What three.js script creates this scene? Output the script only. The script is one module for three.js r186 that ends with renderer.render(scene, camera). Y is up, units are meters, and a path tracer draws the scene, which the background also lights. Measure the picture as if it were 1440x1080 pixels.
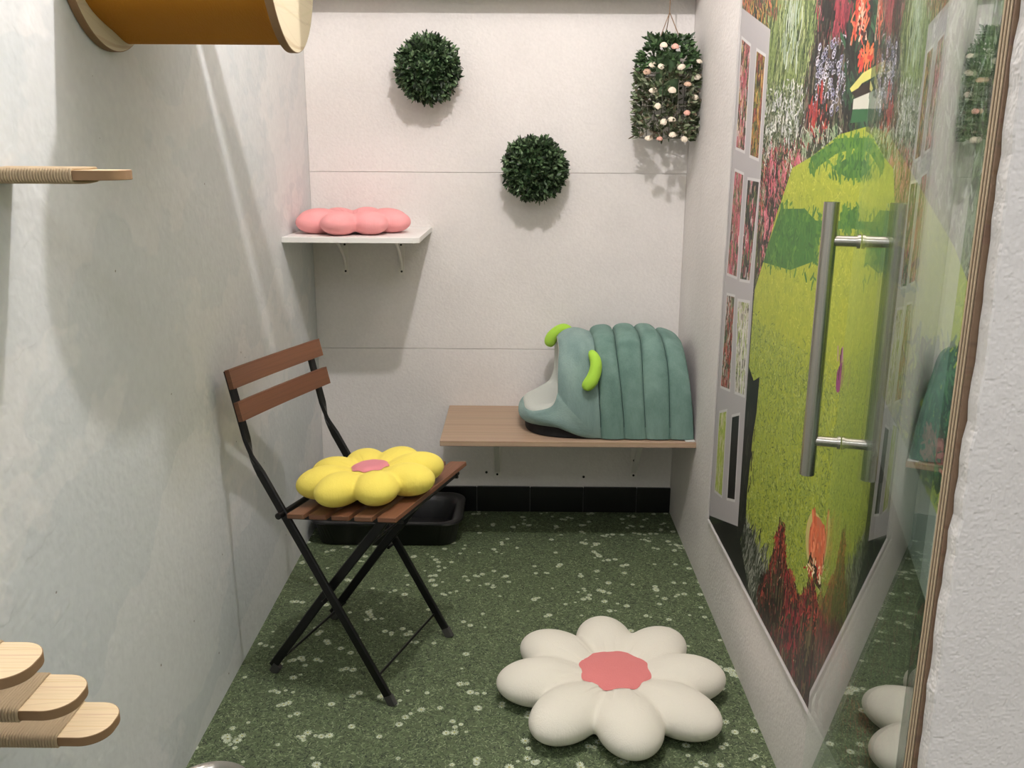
import * as THREE from 'three';
import { mergeGeometries, toCreasedNormals } from 'three/addons/utils/BufferGeometryUtils.js';
import { RoundedBoxGeometry } from 'three/addons/geometries/RoundedBoxGeometry.js';
import { RectAreaLightUniformsLib } from 'three/addons/lights/RectAreaLightUniformsLib.js';

// ------------------------------------------------------------------ camera, lights, exposure
const scene = new THREE.Scene();
scene.background = new THREE.Color(0x000000);
const camera = new THREE.PerspectiveCamera(46.03, 1440 / 1080, 0.02, 30);
camera.position.set(0, 1.3947, 0);
{
  const pitch = 0.2511, yaw = -0.0055, roll = 0.0061;
  camera.lookAt(Math.sin(yaw) * Math.cos(pitch), 1.3947 - Math.sin(pitch), -Math.cos(yaw) * Math.cos(pitch));
  camera.rotateZ(roll);
}
const renderer = new THREE.WebGLRenderer({ antialias: true });
renderer.toneMapping = THREE.LinearToneMapping;
renderer.toneMappingExposure = 0.75;
renderer.shadowMap.enabled = true;
RectAreaLightUniformsLib.init();

const BULB = { pos: [0.05, 2.55, -1.77], cd: 6.8, color: 0xfbf6f8 };          // bare bulb under the room's ceiling
const PANEL = { pos: [0.1, 2.66, 0.55], w: 0.9, h: 0.6, nits: 14, color: 0xf6f8ff };  // light panel in the passage outside

const XL = -0.765, XR = 0.615, ZB = -3.39, CEIL = 2.7;   // room: left wall, right wall, back wall, ceiling
const ZF = -0.66;                                         // front face of the plywood at the doorway

// ------------------------------------------------------------------ helpers
function rng(seed) { let a = seed >>> 0; return () => { a = (a + 0x6D2B79F5) | 0; let t = Math.imul(a ^ (a >>> 15), 1 | a); t = (t + Math.imul(t ^ (t >>> 7), 61 | t)) ^ t; return ((t ^ (t >>> 14)) >>> 0) / 4294967296; }; }
const V = (x, y, z) => new THREE.Vector3(x, y, z);
const lerp = (a, b, t) => a + (b - a) * t, clamp = (x, a = 0, b = 1) => Math.min(b, Math.max(a, x));
const smooth = (a, b, x) => { const t = clamp((x - a) / (b - a)); return t * t * (3 - 2 * t); };
const taken = {};
const numbered = (n) => { taken[n] = (taken[n] ?? -1) + 1; return taken[n] ? `${n}_${String(taken[n]).padStart(3, '0')}` : n; };
function dress(o, label, category, group, kind) {
  if (label) o.userData.label = label;
  if (category) o.userData.category = category;
  if (group) o.userData.group = group;
  if (kind) o.userData.kind = kind;
  return o;
}
function thing(name, label, category, [x, y, z] = [0, 0, 0], turn = 0, group) {
  const o = new THREE.Group(); o.name = numbered(name); o.position.set(x, y, z); o.rotation.y = turn; scene.add(o);
  return dress(o, label, category, group);
}
function mesh(name, geo, mat, parent) {
  const m = new THREE.Mesh(geo, mat); m.name = name; m.castShadow = true; m.receiveShadow = true;
  (parent ?? scene).add(m); return m;
}
function part(name, geo, mat, parent, label, kind) { return dress(mesh(name, geo, mat, parent), label, null, null, kind); }
function struct(name, geo, mat, label, category) { return dress(mesh(name, geo, mat), label, category, null, 'structure'); }
function merge(list) { return mergeGeometries(list.map((g) => { const h = g.index ? g.toNonIndexed() : g; for (const k of Object.keys(h.attributes)) if (!['position', 'normal', 'uv', 'color'].includes(k)) h.deleteAttribute(k); return h; })); }
function box(x0, x1, y0, y1, z0, z1) { return metreUV(new THREE.BoxGeometry(x1 - x0, y1 - y0, z1 - z0).translate((x0 + x1) / 2, (y0 + y1) / 2, (z0 + z1) / 2)); }
function rbox(x0, x1, y0, y1, z0, z1, r = 0.003) { return metreUV(new RoundedBoxGeometry(x1 - x0, y1 - y0, z1 - z0, 2, r).translate((x0 + x1) / 2, (y0 + y1) / 2, (z0 + z1) / 2)); }
// uv in metres by the side each face looks to
function metreUV(g, along) {
  const p = g.attributes.position, n = g.attributes.normal, uv = new Float32Array(p.count * 2);
  for (let i = 0; i < p.count; i++) {
    const ax = Math.abs(n.getX(i)), ay = Math.abs(n.getY(i)), az = Math.abs(n.getZ(i));
    let u, v;
    if (ax >= ay && ax >= az) { u = p.getZ(i); v = p.getY(i); } else if (ay >= az) { u = p.getX(i); v = p.getZ(i); } else { u = p.getX(i); v = p.getY(i); }
    if (along === 'z' && !(ax >= ay && ax >= az) && ay >= az) { const t = u; u = v; v = t; }
    uv[2 * i] = u; uv[2 * i + 1] = v;
  }
  g.setAttribute('uv', new THREE.BufferAttribute(uv, 2)); return g;
}
function grid(nu, nv, f, closeU = false) {   // surface from f(i/nu, j/nv) -> Vector3
  const pos = [], uv = [], idx = [];
  for (let i = 0; i <= nu; i++) for (let j = 0; j <= nv; j++) { const q = f(closeU && i === nu ? 0 : i / nu, j / nv); pos.push(q.x, q.y, q.z); uv.push(i / nu, j / nv); }
  for (let i = 0; i < nu; i++) for (let j = 0; j < nv; j++) { const a = i * (nv + 1) + j, b = a + nv + 1; idx.push(a, b, a + 1, b, b + 1, a + 1); }
  const g = new THREE.BufferGeometry();
  g.setAttribute('position', new THREE.Float32BufferAttribute(pos, 3)); g.setAttribute('uv', new THREE.Float32BufferAttribute(uv, 2)); g.setIndex(idx);
  g.computeVertexNormals();
  if (closeU) { const n = g.attributes.normal; for (let j = 0; j <= nv; j++) { const a = j, b = nu * (nv + 1) + j; const v = V(n.getX(a) + n.getX(b), n.getY(a) + n.getY(b), n.getZ(a) + n.getZ(b)).normalize(); n.setXYZ(a, v.x, v.y, v.z); n.setXYZ(b, v.x, v.y, v.z); } }
  return g;
}
function tube(pts, r, seg = 24, radial = 8, closed = false) { return new THREE.TubeGeometry(new THREE.CatmullRomCurve3(pts, closed, 'centripetal'), seg, r, radial, closed); }
function rod(a, b, r, radial = 14) {   // straight round bar with closed ends
  const d = b.clone().sub(a), g = new THREE.CylinderGeometry(r, r, d.length(), radial, 1);
  g.applyQuaternion(new THREE.Quaternion().setFromUnitVectors(V(0, 1, 0), d.normalize())); g.translate((a.x + b.x) / 2, (a.y + b.y) / 2, (a.z + b.z) / 2); return g;
}
// flat bar along points; wide[i] is the direction of the bar's width there
function bar(pts, wide, w, t) {
  const pos = [], idx = [], n = pts.length;
  for (let i = 0; i < n; i++) {
    const T = pts[Math.min(n - 1, i + 1)].clone().sub(pts[Math.max(0, i - 1)]).normalize();
    const W = wide[i].clone().addScaledVector(T, -wide[i].dot(T)).normalize(), B = T.clone().cross(W);
    const c = 0.25 * t;
    for (const [a, b] of [[-w / 2, -t / 2 + c], [-w / 2 + c, -t / 2], [w / 2 - c, -t / 2], [w / 2, -t / 2 + c], [w / 2, t / 2 - c], [w / 2 - c, t / 2], [-w / 2 + c, t / 2], [-w / 2, t / 2 - c]]) { const q = pts[i].clone().addScaledVector(W, a).addScaledVector(B, b); pos.push(q.x, q.y, q.z); }
  }
  for (let i = 0; i < n - 1; i++) for (let k = 0; k < 8; k++) { const a = i * 8 + k, b = i * 8 + (k + 1) % 8; idx.push(a, b, a + 8, b, b + 8, a + 8); }
  for (const [o, s] of [[0, 1], [(n - 1) * 8, -1]]) for (let k = 1; k < 7; k++) idx.push(o, ...(s > 0 ? [o + k + 1, o + k] : [o + k, o + k + 1]));
  const g = new THREE.BufferGeometry(); g.setAttribute('position', new THREE.Float32BufferAttribute(pos, 3)); g.setIndex(idx);
  g.setAttribute('uv', new THREE.Float32BufferAttribute(new Float32Array(pos.length / 3 * 2), 2)); g.computeVertexNormals();
  return toCreasedNormals(g, 0.6);
}

// ------------------------------------------------------------------ textures
function hash(x, y, s) { let h = (Math.imul(x, 374761393) + Math.imul(y, 668265263) + Math.imul(s, 1274126177)) | 0; h = Math.imul(h ^ (h >>> 13), 1274126177); return ((h ^ (h >>> 16)) >>> 0) / 4294967296; }
function noise(x, y, per, s) {   // value noise that repeats after per cells
  const xi = Math.floor(x), yi = Math.floor(y), fx = x - xi, fy = y - yi, u = fx * fx * (3 - 2 * fx), v = fy * fy * (3 - 2 * fy);
  const m = (k) => ((k % per) + per) % per, x0 = m(xi), x1 = m(xi + 1), y0 = m(yi), y1 = m(yi + 1);
  return lerp(lerp(hash(x0, y0, s), hash(x1, y0, s), u), lerp(hash(x0, y1, s), hash(x1, y1, s), u), v);
}
function fbm(x, y, per, s, oct = 4) { let a = 0.5, t = 0, n = 0; for (let o = 0; o < oct; o++) { t += a * noise(x, y, per, s + o * 17); n += a; a *= 0.5; x *= 2; y *= 2; per *= 2; } return t / n; }
function dataTex(n, f, srgb, size) {   // f(u, v) -> grey 0..1 or [r, g, b] 0..255; size in metres for uv in metres
  const d = new Uint8Array(n * n * 4);
  for (let j = 0; j < n; j++) for (let i = 0; i < n; i++) { const c = f(i / n, j / n), k = (j * n + i) * 4; if (typeof c === 'number') d[k] = d[k + 1] = d[k + 2] = clamp(c) * 255; else { d[k] = c[0]; d[k + 1] = c[1]; d[k + 2] = c[2]; } d[k + 3] = 255; }
  const t = new THREE.DataTexture(d, n, n); t.wrapS = t.wrapT = THREE.RepeatWrapping; t.magFilter = THREE.LinearFilter; t.minFilter = THREE.LinearFilter;
  if (srgb) t.colorSpace = THREE.SRGBColorSpace;
  if (size) t.repeat.set(1 / size, 1 / size);
  t.needsUpdate = true; return t;
}
function canvas(w, h) { const c = document.createElement('canvas'); c.width = w; c.height = h; return [c, c.getContext('2d')]; }
function canvasTex(c, rx, ry) { const t = new THREE.CanvasTexture(c); t.colorSpace = THREE.SRGBColorSpace; t.wrapS = t.wrapT = THREE.RepeatWrapping; if (rx) t.repeat.set(rx, ry ?? rx); return t; }
const css = (c, j = 0, r = Math.random) => { const k = (r() - 0.5) * 2 * j; return `rgb(${c.map((v) => Math.round(clamp(v + k, 0, 255))).join(',')})`; };

const std = (o) => new THREE.MeshStandardMaterial({ roughness: 0.8, ...o });
// fine-grained plaster relief (0.6 m)
const grainBump = dataTex(512, (u, v) => 0.65 * fbm(u * 90, v * 90, 90, 3, 3) + 0.35 * fbm(u * 14, v * 14, 14, 8, 3), false, 0.6);
const stuccoBump = dataTex(512, (u, v) => { const a = fbm(u * 70, v * 70, 70, 21, 3), b = noise(u * 150, v * 150, 150, 5), p = smooth(0.84, 0.95, noise(u * 60, v * 60, 60, 15)); return 0.35 + 0.4 * (a - 0.5) + 0.45 * b - 0.35 * p; }, false, 0.3);
const plushBump = dataTex(512, (u, v) => 0.5 * noise(u * 200, v * 200, 200, 4) + 0.5 * fbm(u * 40, v * 40, 40, 6, 3), false);

// left wall: trowelled plaster; u runs along z, v up, 3 m across
const LW = 3.2;
const pits = []; { const r = rng(77); for (let i = 0; i < 90; i++) pits.push([r() * LW, r() * LW, 0.0012 + 0.003 * r() * r()]); }
const pitMap = new Float32Array(2048 * 2048);
for (const [a, b, rad] of pits) { const k = 2048 / LW; for (let j = -4; j <= 4; j++) for (let i = -4; i <= 4; i++) { const x = Math.round(a * k) + i, y = Math.round(b * k) + j; if (Math.hypot(i, j) < rad * k) pitMap[((y + 2048) % 2048) * 2048 + ((x + 2048) % 2048)] = 1; } }
// thin grey-white trowel coats with ragged rims that run obliquely
function coat2(u, v) {
  const w = (fbm(u * 11, v * 11, 64, 241, 4) - 0.5) * 1.3, t = u * 2.1 + v * 4.8, q = v * 1.1 - u * 1.6;
  return fbm(t * 1.7 + w + 9.3, q * 1.4 + w * 0.4 + 4.1, 64, 151, 3) + 0.14 * (fbm(u * 46, v * 70, 128, 161, 3) - 0.5);
}
function coat(u, v) {
  const w = (fbm(u * 9, v * 9, 64, 41, 4) - 0.5) * 1.5, t = u * 2.1 + v * 4.8, q = v * 1.1 - u * 1.6;
  return fbm(t * 1.0 + w * 0.8, q * 0.9 + w * 0.3, 64, 51, 3) + 0.16 * (fbm(u * 46, v * 70, 128, 61, 3) - 0.5);
}
const coatMap = new Float32Array(2048 * 2048); for (let j = 0; j < 2048; j++) for (let i = 0; i < 2048; i++) coatMap[j * 2048 + i] = coat(i / 2048, j / 2048);
const leftColor = dataTex(2048, (u, v) => {
  const c = coatMap[Math.floor(v * 2048) * 2048 + Math.floor(u * 2048)], f = fbm(u * 220, v * 220, 220, 9, 2) - 0.5, m = fbm(u * 6, v * 6, 6, 31, 3) - 0.5;
  const a = Math.max(smooth(0.54, 0.565, c), smooth(0.50, 0.525, coat2(u, v))), b = smooth(0.42, 0.45, c);
  let k = 222 + 8 * f + 10 * m; let t = [k, k, k - 2];
  t = t.map((q, i) => q + a * [-9, -7, -6][i] + (1 - b) * [-7, -5, -4][i]);
  if (pitMap[Math.floor(v * 2048) * 2048 + Math.floor(u * 2048)]) t = [120, 112, 104];
  return t;
}, true, LW); leftColor.offset.set(3.45 / LW, 0);
const leftBump = dataTex(2048, (u, v) => {
  const c = coatMap[Math.floor(v * 2048) * 2048 + Math.floor(u * 2048)], f = fbm(u * 260, v * 260, 260, 19, 2), m = fbm(u * 20, v * 20, 20, 71, 4);
  return 0.42 + 0.26 * (f - 0.5) + 0.22 * (m - 0.5) + 0.10 * smooth(0.515, 0.53, c) + 0.10 * smooth(0.40, 0.415, c) - 0.3 * pitMap[Math.floor(v * 2048) * 2048 + Math.floor(u * 2048)];
}, false, LW); leftBump.offset.set(3.45 / LW, 0);
const M = {};
M.leftWall = std({ map: leftColor, bumpMap: leftBump, bumpScale: 0.0034, roughness: 0.62 });
const whiteVar = dataTex(1024, (u, v) => { const k = 226 + 9 * (fbm(u * 8, v * 8, 8, 91, 4) - 0.5) * 2 + 5 * (noise(u * 300, v * 300, 300, 12) - 0.5); return [k + 2, k - 3, k - 8]; }, true, 2.0);
M.backWall = std({ map: whiteVar, bumpMap: grainBump, bumpScale: 0.0016, roughness: 0.75 });
M.rightWall = std({ map: whiteVar, bumpMap: grainBump, bumpScale: 0.002, roughness: 0.6 });
M.stucco = std({ map: whiteVar, bumpMap: stuccoBump, bumpScale: 0.001, roughness: 0.9 });
M.ceil = std({ color: 0xe6e2dc, roughness: 0.9 });
M.blackMetal = std({ color: 0x0c0b0b, roughness: 0.42, metalness: 0.3 });
M.grey = std({ color: 0x5c5b58, roughness: 0.7 });
M.cap = std({ color: 0x403f3c, roughness: 0.7 });
M.white = std({ color: 0xe9e7e2, roughness: 0.45 });
M.whiteMetal = std({ color: 0xe6e2da, roughness: 0.4 });
M.steel = std({ color: 0xb9b5ad, roughness: 0.27, metalness: 1.0 });
M.screw = std({ color: 0x2a2826, roughness: 0.5, metalness: 0.6 });

function woodTex(light, dark, seed, w = 512, h = 512, lines = 70, wave = 10) {
  const [c, x] = canvas(w, h), r = rng(seed);
  x.fillStyle = css(light, 0, r); x.fillRect(0, 0, w, h);
  for (let i = 0; i < lines; i++) {
    const y0 = r() * h, a = r() * wave, f = 1 + Math.floor(r() * 2), ph = r() * 6.28, t = 0.1 + 0.35 * r();
    x.strokeStyle = `rgba(${dark.map((v, k) => Math.round(lerp(light[k], v, 0.4 + 0.6 * r()))).join(',')},${t})`; x.lineWidth = 0.6 + r() * r() * 9;
    for (const o of [-h, 0, h]) { x.beginPath(); for (let s = 0; s <= 16; s++) { const px = s / 16 * w, py = y0 + o + a * Math.sin(s / 16 * 6.283 * f + ph); s ? x.lineTo(px, py) : x.moveTo(px, py); } x.stroke(); }
  }
  return c;
}
const pale = woodTex([226, 203, 166], [184, 146, 98], 5, 512, 512, 60, 14);
M.paleWood = std({ map: canvasTex(pale, 3, 5), roughness: 0.55 });
const benchC = woodTex([178, 153, 128], [140, 113, 90], 15, 1024, 512, 130, 6);
M.bench = std({ map: canvasTex(benchC, 1.2, 2.4), roughness: 0.5 });
const slatC = woodTex([122, 84, 60], [88, 56, 40], 25, 512, 256, 90, 5);
M.slat = [0xffffff, 0xf2e6df, 0xe6d8cf].map((k) => std({ map: canvasTex(slatC, 2.2, 6), color: k, roughness: 0.5 }));
const plyFace = woodTex([124, 100, 78], [88, 68, 50], 35, 256, 512, 60, 8);
M.plyFace = std({ map: canvasTex(plyFace, 5, 1.5), roughness: 0.75 });
M.edgeWood = std({ color: 0x8a6c4c, roughness: 0.7 });
M.plyLight = std({ color: 0xbba688, roughness: 0.8 });
M.plyDark = std({ color: 0x4e3e2e, roughness: 0.85 });

// ------------------------------------------------------------------ the setting
{ // printed floor: grass with daisies, 1.4 m repeat
  const N = 2048, [c, x] = canvas(N, N), r = rng(1234);
  x.fillStyle = 'rgb(80,92,64)'; x.fillRect(0, 0, N, N);
  const greens = [[48, 60, 40], [68, 84, 54], [94, 110, 74], [114, 128, 90], [36, 44, 32], [134, 146, 110], [80, 96, 62]];
  for (let i = 0; i < 90000; i++) {
    const px = r() * N, py = r() * N, a = r() * 6.283, l = 5 + r() * 13; x.strokeStyle = css(greens[Math.floor(r() * 7)], 10, r); x.lineWidth = 1.2 + r() * 2.6;
    x.beginPath(); x.moveTo(px, py); x.quadraticCurveTo(px + Math.cos(a) * l * 0.5 + (r() - 0.5) * 6, py + Math.sin(a) * l * 0.5 + (r() - 0.5) * 6, px + Math.cos(a) * l, py + Math.sin(a) * l); x.stroke();
  }
  const daisy = (px, py, s) => {
    const n = 9 + Math.floor(r() * 5), ph = r() * 6.28;
    for (let k = 0; k < n; k++) { const a = ph + k / n * 6.283; x.fillStyle = css([180, 188, 164], 26, r); x.beginPath(); x.ellipse(px + Math.cos(a) * s * 0.6, py + Math.sin(a) * s * 0.6, s * 0.46, s * 0.19, a, 0, 6.283); x.fill(); }
    x.fillStyle = css([150, 150, 80], 20, r); x.beginPath(); x.arc(px, py, s * 0.24, 0, 6.283); x.fill();
  };
  for (let i = 0; i < 330; i++) {
    const px = r() * N, py = r() * N, k = 1 + Math.floor(r() * r() * 3.6);
    for (let j = 0; j < k; j++) daisy(px + (j ? (r() - 0.5) * 70 : 0), py + (j ? (r() - 0.5) * 50 : 0), 7 + r() * 10);
  }
  M.floor = std({ map: canvasTex(c, 1 / 1.4), bumpMap: plushBump, bumpScale: 0.002, roughness: 0.8 });
  struct('floor', box(XL - 0.1, 1.35, -0.1, 0, ZB - 0.1, 1.5), M.floor, 'vinyl floor printed with green grass and small white daisies', 'floor');
}
struct('wall_left', box(XL - 0.12, XL, 0, CEIL, ZB - 0.12, 1.5), M.leftWall, 'trowelled white plaster wall behind the folding chair', 'wall');
struct('wall_right', box(XR, XR + 0.12, 0, CEIL, ZB - 0.12, ZF - 0.016), M.rightWall, 'white plaster wall carrying the garden mural', 'wall');
{ // back wall: three boards with open joints on a base
  const w = struct('wall_back', box(XL, XR, 0, CEIL, ZB - 0.12, ZB - 0.012), M.backWall, 'white boarded wall behind the shelf and bench', 'wall');
  for (const [a, b] of [[0.0, 0.6623], [0.6637, 1.3212], [1.3221, CEIL]]) part('panel', rbox(XL + 0.0005, XR - 0.0005, a, b, ZB - 0.012, ZB, 0.0012), M.backWall, w);
}
struct('ceiling', box(XL - 0.12, 1.35, CEIL, CEIL + 0.1, ZB - 0.12, 1.5), M.ceil, 'white ceiling', 'ceiling');
struct('wall_passage_end', box(XL - 0.12, 1.35, 0, CEIL, 1.5, 1.6), M.ceil, 'white wall at the far end of the passage', 'wall');
struct('wall_passage_side', box(1.25, 1.35, 0, CEIL, ZF + 0.02, 1.5), M.ceil, 'white side wall of the passage', 'wall');
{ // front wall beside the doorway: plaster on plywood, ragged plaster edge
  const r = rng(8), s = new THREE.Shape(); s.moveTo(1.25, 0);
  s.lineTo(1.25, CEIL); let pts = [];
  for (let i = 0; i <= 180; i++) { const y = CEIL * (1 - i / 180); pts.push([0.3405 + 0.0012 * Math.sin(i * 0.21) + 0.0022 * (r() - 0.5), y]); }
  for (const q of pts) s.lineTo(...q);
  const g = metreUV(new THREE.ExtrudeGeometry(s, { depth: 0.014, bevelEnabled: true, bevelSize: 0.0012, bevelThickness: 0.0015, bevelSegments: 1 }).translate(0, 0, ZF + 0.0015));
  const w = struct('wall_front', g, M.stucco, 'rough white plaster edge of the wall beside the glass door', 'wall');
  part('backing', box(0.40, 1.25, 0, CEIL, ZF - 0.03, ZF), M.ceil, w);
  const t = dress(new THREE.Group(), 'vertical plywood edging with striped layers beside the glass door', 'trim', null, 'structure'); t.name = 'trim_1'; scene.add(t);
  for (let i = 0; i < 7; i++) { const z = ZF - 0.0164 + i * 0.00234, last = i === 6; part('veneer_layer', metreUV(new THREE.BoxGeometry(0.06, CEIL, 0.00234).translate(0.3365 + 0.03 + (i % 2 ? 0.0007 : 0), CEIL / 2, z + 0.00117)), last ? M.plyFace : i % 2 ? M.plyDark : M.plyLight, t); }
}
{ // black skirting tiles along the back wall
  const t = dress(new THREE.Group(), 'row of glossy black skirting tiles below the bench', 'skirting', null, 'structure'); t.name = 'baseboard_back'; scene.add(t);
  const m = [0x090909, 0x0c0b0b].map((c) => std({ color: c, roughness: 0.35 }));
  part('grout', box(XL, XR, 0, 0.1, ZB, ZB + 0.004), M.grey, t);
  const xs = []; for (let x = 0.056 - 0.212 * 4; x < XR; x += 0.212) xs.push(x);
  xs.forEach((x, i) => { const a = Math.max(XL, x) + 0.0012, b = Math.min(XR, x + 0.212) - 0.0012; if (b > a) part('tile', rbox(a, b, 0.0005, 0.105 + (i % 2) * 0.001, ZB + 0.0005, ZB + 0.011, 0.0015), m[i % 2], t); });
}

// ------------------------------------------------------------------ lamps
{
  const t = thing('ceiling_bulb', 'bare round lamp bulb hanging from the ceiling of the cat room', 'lamp', [BULB.pos[0], CEIL, BULB.pos[2]]);
  part('rose', new THREE.CylinderGeometry(0.045, 0.05, 0.02, 24).translate(0, -0.01, 0), M.white, t);
  part('socket', new THREE.CylinderGeometry(0.02, 0.02, 0.07, 18).translate(0, -0.055, 0), M.white, t);
  part('bulb', new THREE.SphereGeometry(0.045, 24, 16).translate(0, BULB.pos[1] - CEIL, 0), new THREE.MeshStandardMaterial({ color: 0xffffff, emissive: BULB.color, emissiveIntensity: 3, roughness: 0.4 }), t);
  const l = new THREE.PointLight(BULB.color, BULB.cd, 0, 2); l.name = 'bulb_light'; l.position.set(...BULB.pos); l.castShadow = true; l.shadow.radius = 1.1; scene.add(l);
  const p = thing('ceiling_panel_light', 'flat rectangular light panel on the ceiling of the passage', 'lamp', [PANEL.pos[0], CEIL, PANEL.pos[2]]);
  part('frame', box(-PANEL.w / 2 - 0.02, PANEL.w / 2 + 0.02, -0.03, 0, -PANEL.h / 2 - 0.02, PANEL.h / 2 + 0.02), M.white, p);
  part('light_diffuser', box(-PANEL.w / 2, PANEL.w / 2, -0.034, -0.03, -PANEL.h / 2, PANEL.h / 2), new THREE.MeshStandardMaterial({ color: 0xffffff, emissive: PANEL.color, emissiveIntensity: 2 }), p);
  const a = new THREE.RectAreaLight(PANEL.color, PANEL.nits, PANEL.w, PANEL.h); a.name = 'panel_light'; a.position.set(...PANEL.pos); a.lookAt(PANEL.pos[0], 0, PANEL.pos[2]); scene.add(a);
}
{ // above the picture: a ledge on the back wall, and a two-board cat bridge on the left wall
  const s = thing('high_wall_ledge', 'narrow white ledge high on the back wall above the plants', 'ledge', [0, 1.917, ZB]);
  part('board', rbox(XL + 0.001, XR - 0.001, 0, 0.018, 0.0005, 0.125), M.white, s);
  const b = thing('cat_bridge', 'wooden two-board cat bridge high on the left wall', 'cat shelf', [XL, 1.96, -2.08]);
  part('plank', rbox(0.0005, 0.56, 0, 0.018, -0.005, 0.28), M.paleWood, b);
  part('batten', rbox(0.0005, 0.56, 0, 0.018, -0.096, -0.034), M.paleWood, b);
}

// ------------------------------------------------------------------ mural
{
  const z0 = -2.67, z1 = -1.10, y0 = 0.275, y1 = 2.15, K = 1040, W = Math.round((z1 - z0) * K), H = Math.round((y1 - y0) * K);
  const [c, x] = canvas(W, H), r = rng(4242);
  const X = (z) => (z - z0) * K, Y = (y) => (y1 - y) * K;
  const poly = (pts, fill) => { x.beginPath(); pts.forEach(([z, y], i) => (i ? x.lineTo(X(z), Y(y)) : x.moveTo(X(z), Y(y)))); x.closePath(); if (fill) { x.fillStyle = fill; x.fill(); } };
  // dabs of paint: n strokes in the rectangle za..zb, ya..yb, of colours cs, length and width in metres, direction in radians
  const dabs = (za, zb, ya, yb, n, cs, l, w, dir = Math.PI / 2, spread = 0.5, jit = 18) => {
    for (let i = 0; i < n; i++) { const soft = Math.min(0.05, (zb - za) * 0.3), px = X(lerp(za, zb, r()) + (r() + r() - 1) * soft), py = Y(lerp(ya, yb, r()) + (r() + r() - 1) * Math.min(0.04, (yb - ya) * 0.3)), a = dir + (r() - 0.5) * 2 * spread, L = l * K * (0.4 + r()), dx = Math.cos(a) * L / 2, dy = Math.sin(a) * L / 2; x.strokeStyle = css(cs[Math.floor(clamp(noise(px / 13, py / 26, 999, cs.length) * 1.7 - 0.35 + (r() - 0.5) * 0.8, 0, 0.999) * cs.length)], jit, r); x.lineWidth = w * K * (0.5 + r()); x.lineCap = 'round'; x.beginPath(); x.moveTo(px - dx, py - dy); x.quadraticCurveTo(px + (r() - 0.5) * L * 0.3, py + (r() - 0.5) * L * 0.3, px + dx, py + dy); x.stroke(); }
  };
  const rings = (za, zb, ya, yb, n, cs, rad) => { for (let i = 0; i < n; i++) { const px = X(lerp(za, zb, r())), py = Y(lerp(ya, yb, r())), q = rad * K * (0.6 + 0.8 * r()); x.strokeStyle = css(cs[Math.floor(r() * cs.length)], 20, r); x.lineWidth = q * 0.5; x.beginPath(); x.ellipse(px, py, q * 1.3, q, 0, 0, 6.283); x.stroke(); } };
  const G = [[52, 72, 36], [78, 104, 52], [104, 124, 70], [36, 50, 30], [126, 140, 86], [22, 28, 20]], D = [[16, 18, 14], [30, 26, 22], [36, 46, 30], [48, 30, 28]], P = [[196, 98, 112], [214, 140, 148], [176, 64, 78]], R = [[176, 58, 50], [140, 38, 42], [196, 84, 64]], Wh = [[206, 206, 198], [178, 178, 180], [150, 158, 140]];
  x.fillStyle = 'rgb(40,48,32)'; x.fillRect(0, 0, W, H);
  dabs(z0, z1, 1.2, y1, 16000, G, 0.035, 0.003, Math.PI / 2, 0.8);
  dabs(-2.4, -1.98, 1.5, y1, 5200, [[112, 130, 70], [132, 148, 86], [92, 112, 60], [64, 86, 46], [40, 56, 32], [150, 160, 104]], 0.05, 0.0032, Math.PI / 2 + 0.15, 0.45);
  dabs(-2.23, -2.11, 1.6, y1, 240, [[176, 186, 168], [150, 166, 142]], 0.04, 0.005, Math.PI / 2, 0.4);
  dabs(-2.34, -2.0, 1.38, 1.53, 1500, [...Wh, [80, 94, 62], [56, 66, 44], [120, 124, 100]], 0.013, 0.0042, 0.6, 1.6);
  dabs(-2.66, -2.30, 1.72, y1, 1300, [[176, 96, 64], [64, 74, 38], [196, 156, 76], [34, 38, 26], [130, 62, 56]], 0.022, 0.005, 1.3, 0.8);
  dabs(-1.99, -1.90, 1.56, y1, 1100, [...P, ...D, [140, 60, 76], ...D], 0.024, 0.004);
  dabs(-1.95, -1.76, 1.58, y1, 1600, [...D, ...D, ...D, [110, 40, 46], [130, 50, 60]], 0.035, 0.006);
  dabs(-1.88, -1.80, 1.60, 1.68, 120, [[150, 52, 64], [116, 40, 52]], 0.02, 0.005);
  dabs(-2.02, -1.76, 1.38, 1.60, 2600, [...D, ...D, [52, 64, 40], [84, 40, 38], [64, 78, 48], [110, 100, 84]], 0.028, 0.004);
  rings(-1.97, -1.77, 1.47, 1.61, 170, [[166, 164, 180], [196, 194, 204], [130, 130, 156]], 0.0045);
  dabs(-1.99, -1.88, 1.37, 1.5, 330, [...R, [140, 50, 58], ...D], 0.02, 0.006);
  dabs(-2.05, -1.8, 1.37, 1.44, 520, [[140, 158, 122], [186, 190, 174], [56, 72, 44], [40, 46, 30]], 0.018, 0.0035, 1.2, 1.0);
  dabs(-1.78, -1.58, 1.46, y1, 1600, [[30, 62, 40], [42, 84, 52], [26, 32, 26], [20, 26, 20]], 0.035, 0.008, 1.2, 0.7);
  dabs(-1.775, -1.70, 1.60, 1.67, 90, [[186, 62, 46], [206, 106, 72], [216, 180, 154], [60, 30, 26]], 0.018, 0.006, 1.5, 1.3);
  dabs(-1.72, -1.66, 1.545, 1.575, 40, [[196, 62, 46], [216, 116, 72]], 0.016, 0.006, 1.5, 1.3);
  // pale arched bench and steps beyond the lawn
  poly([[-1.76, 1.512], [-1.70, 1.535], [-1.60, 1.548], [-1.60, 1.53], [-1.70, 1.517], [-1.74, 1.50]], 'rgb(206,200,110)');
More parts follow.
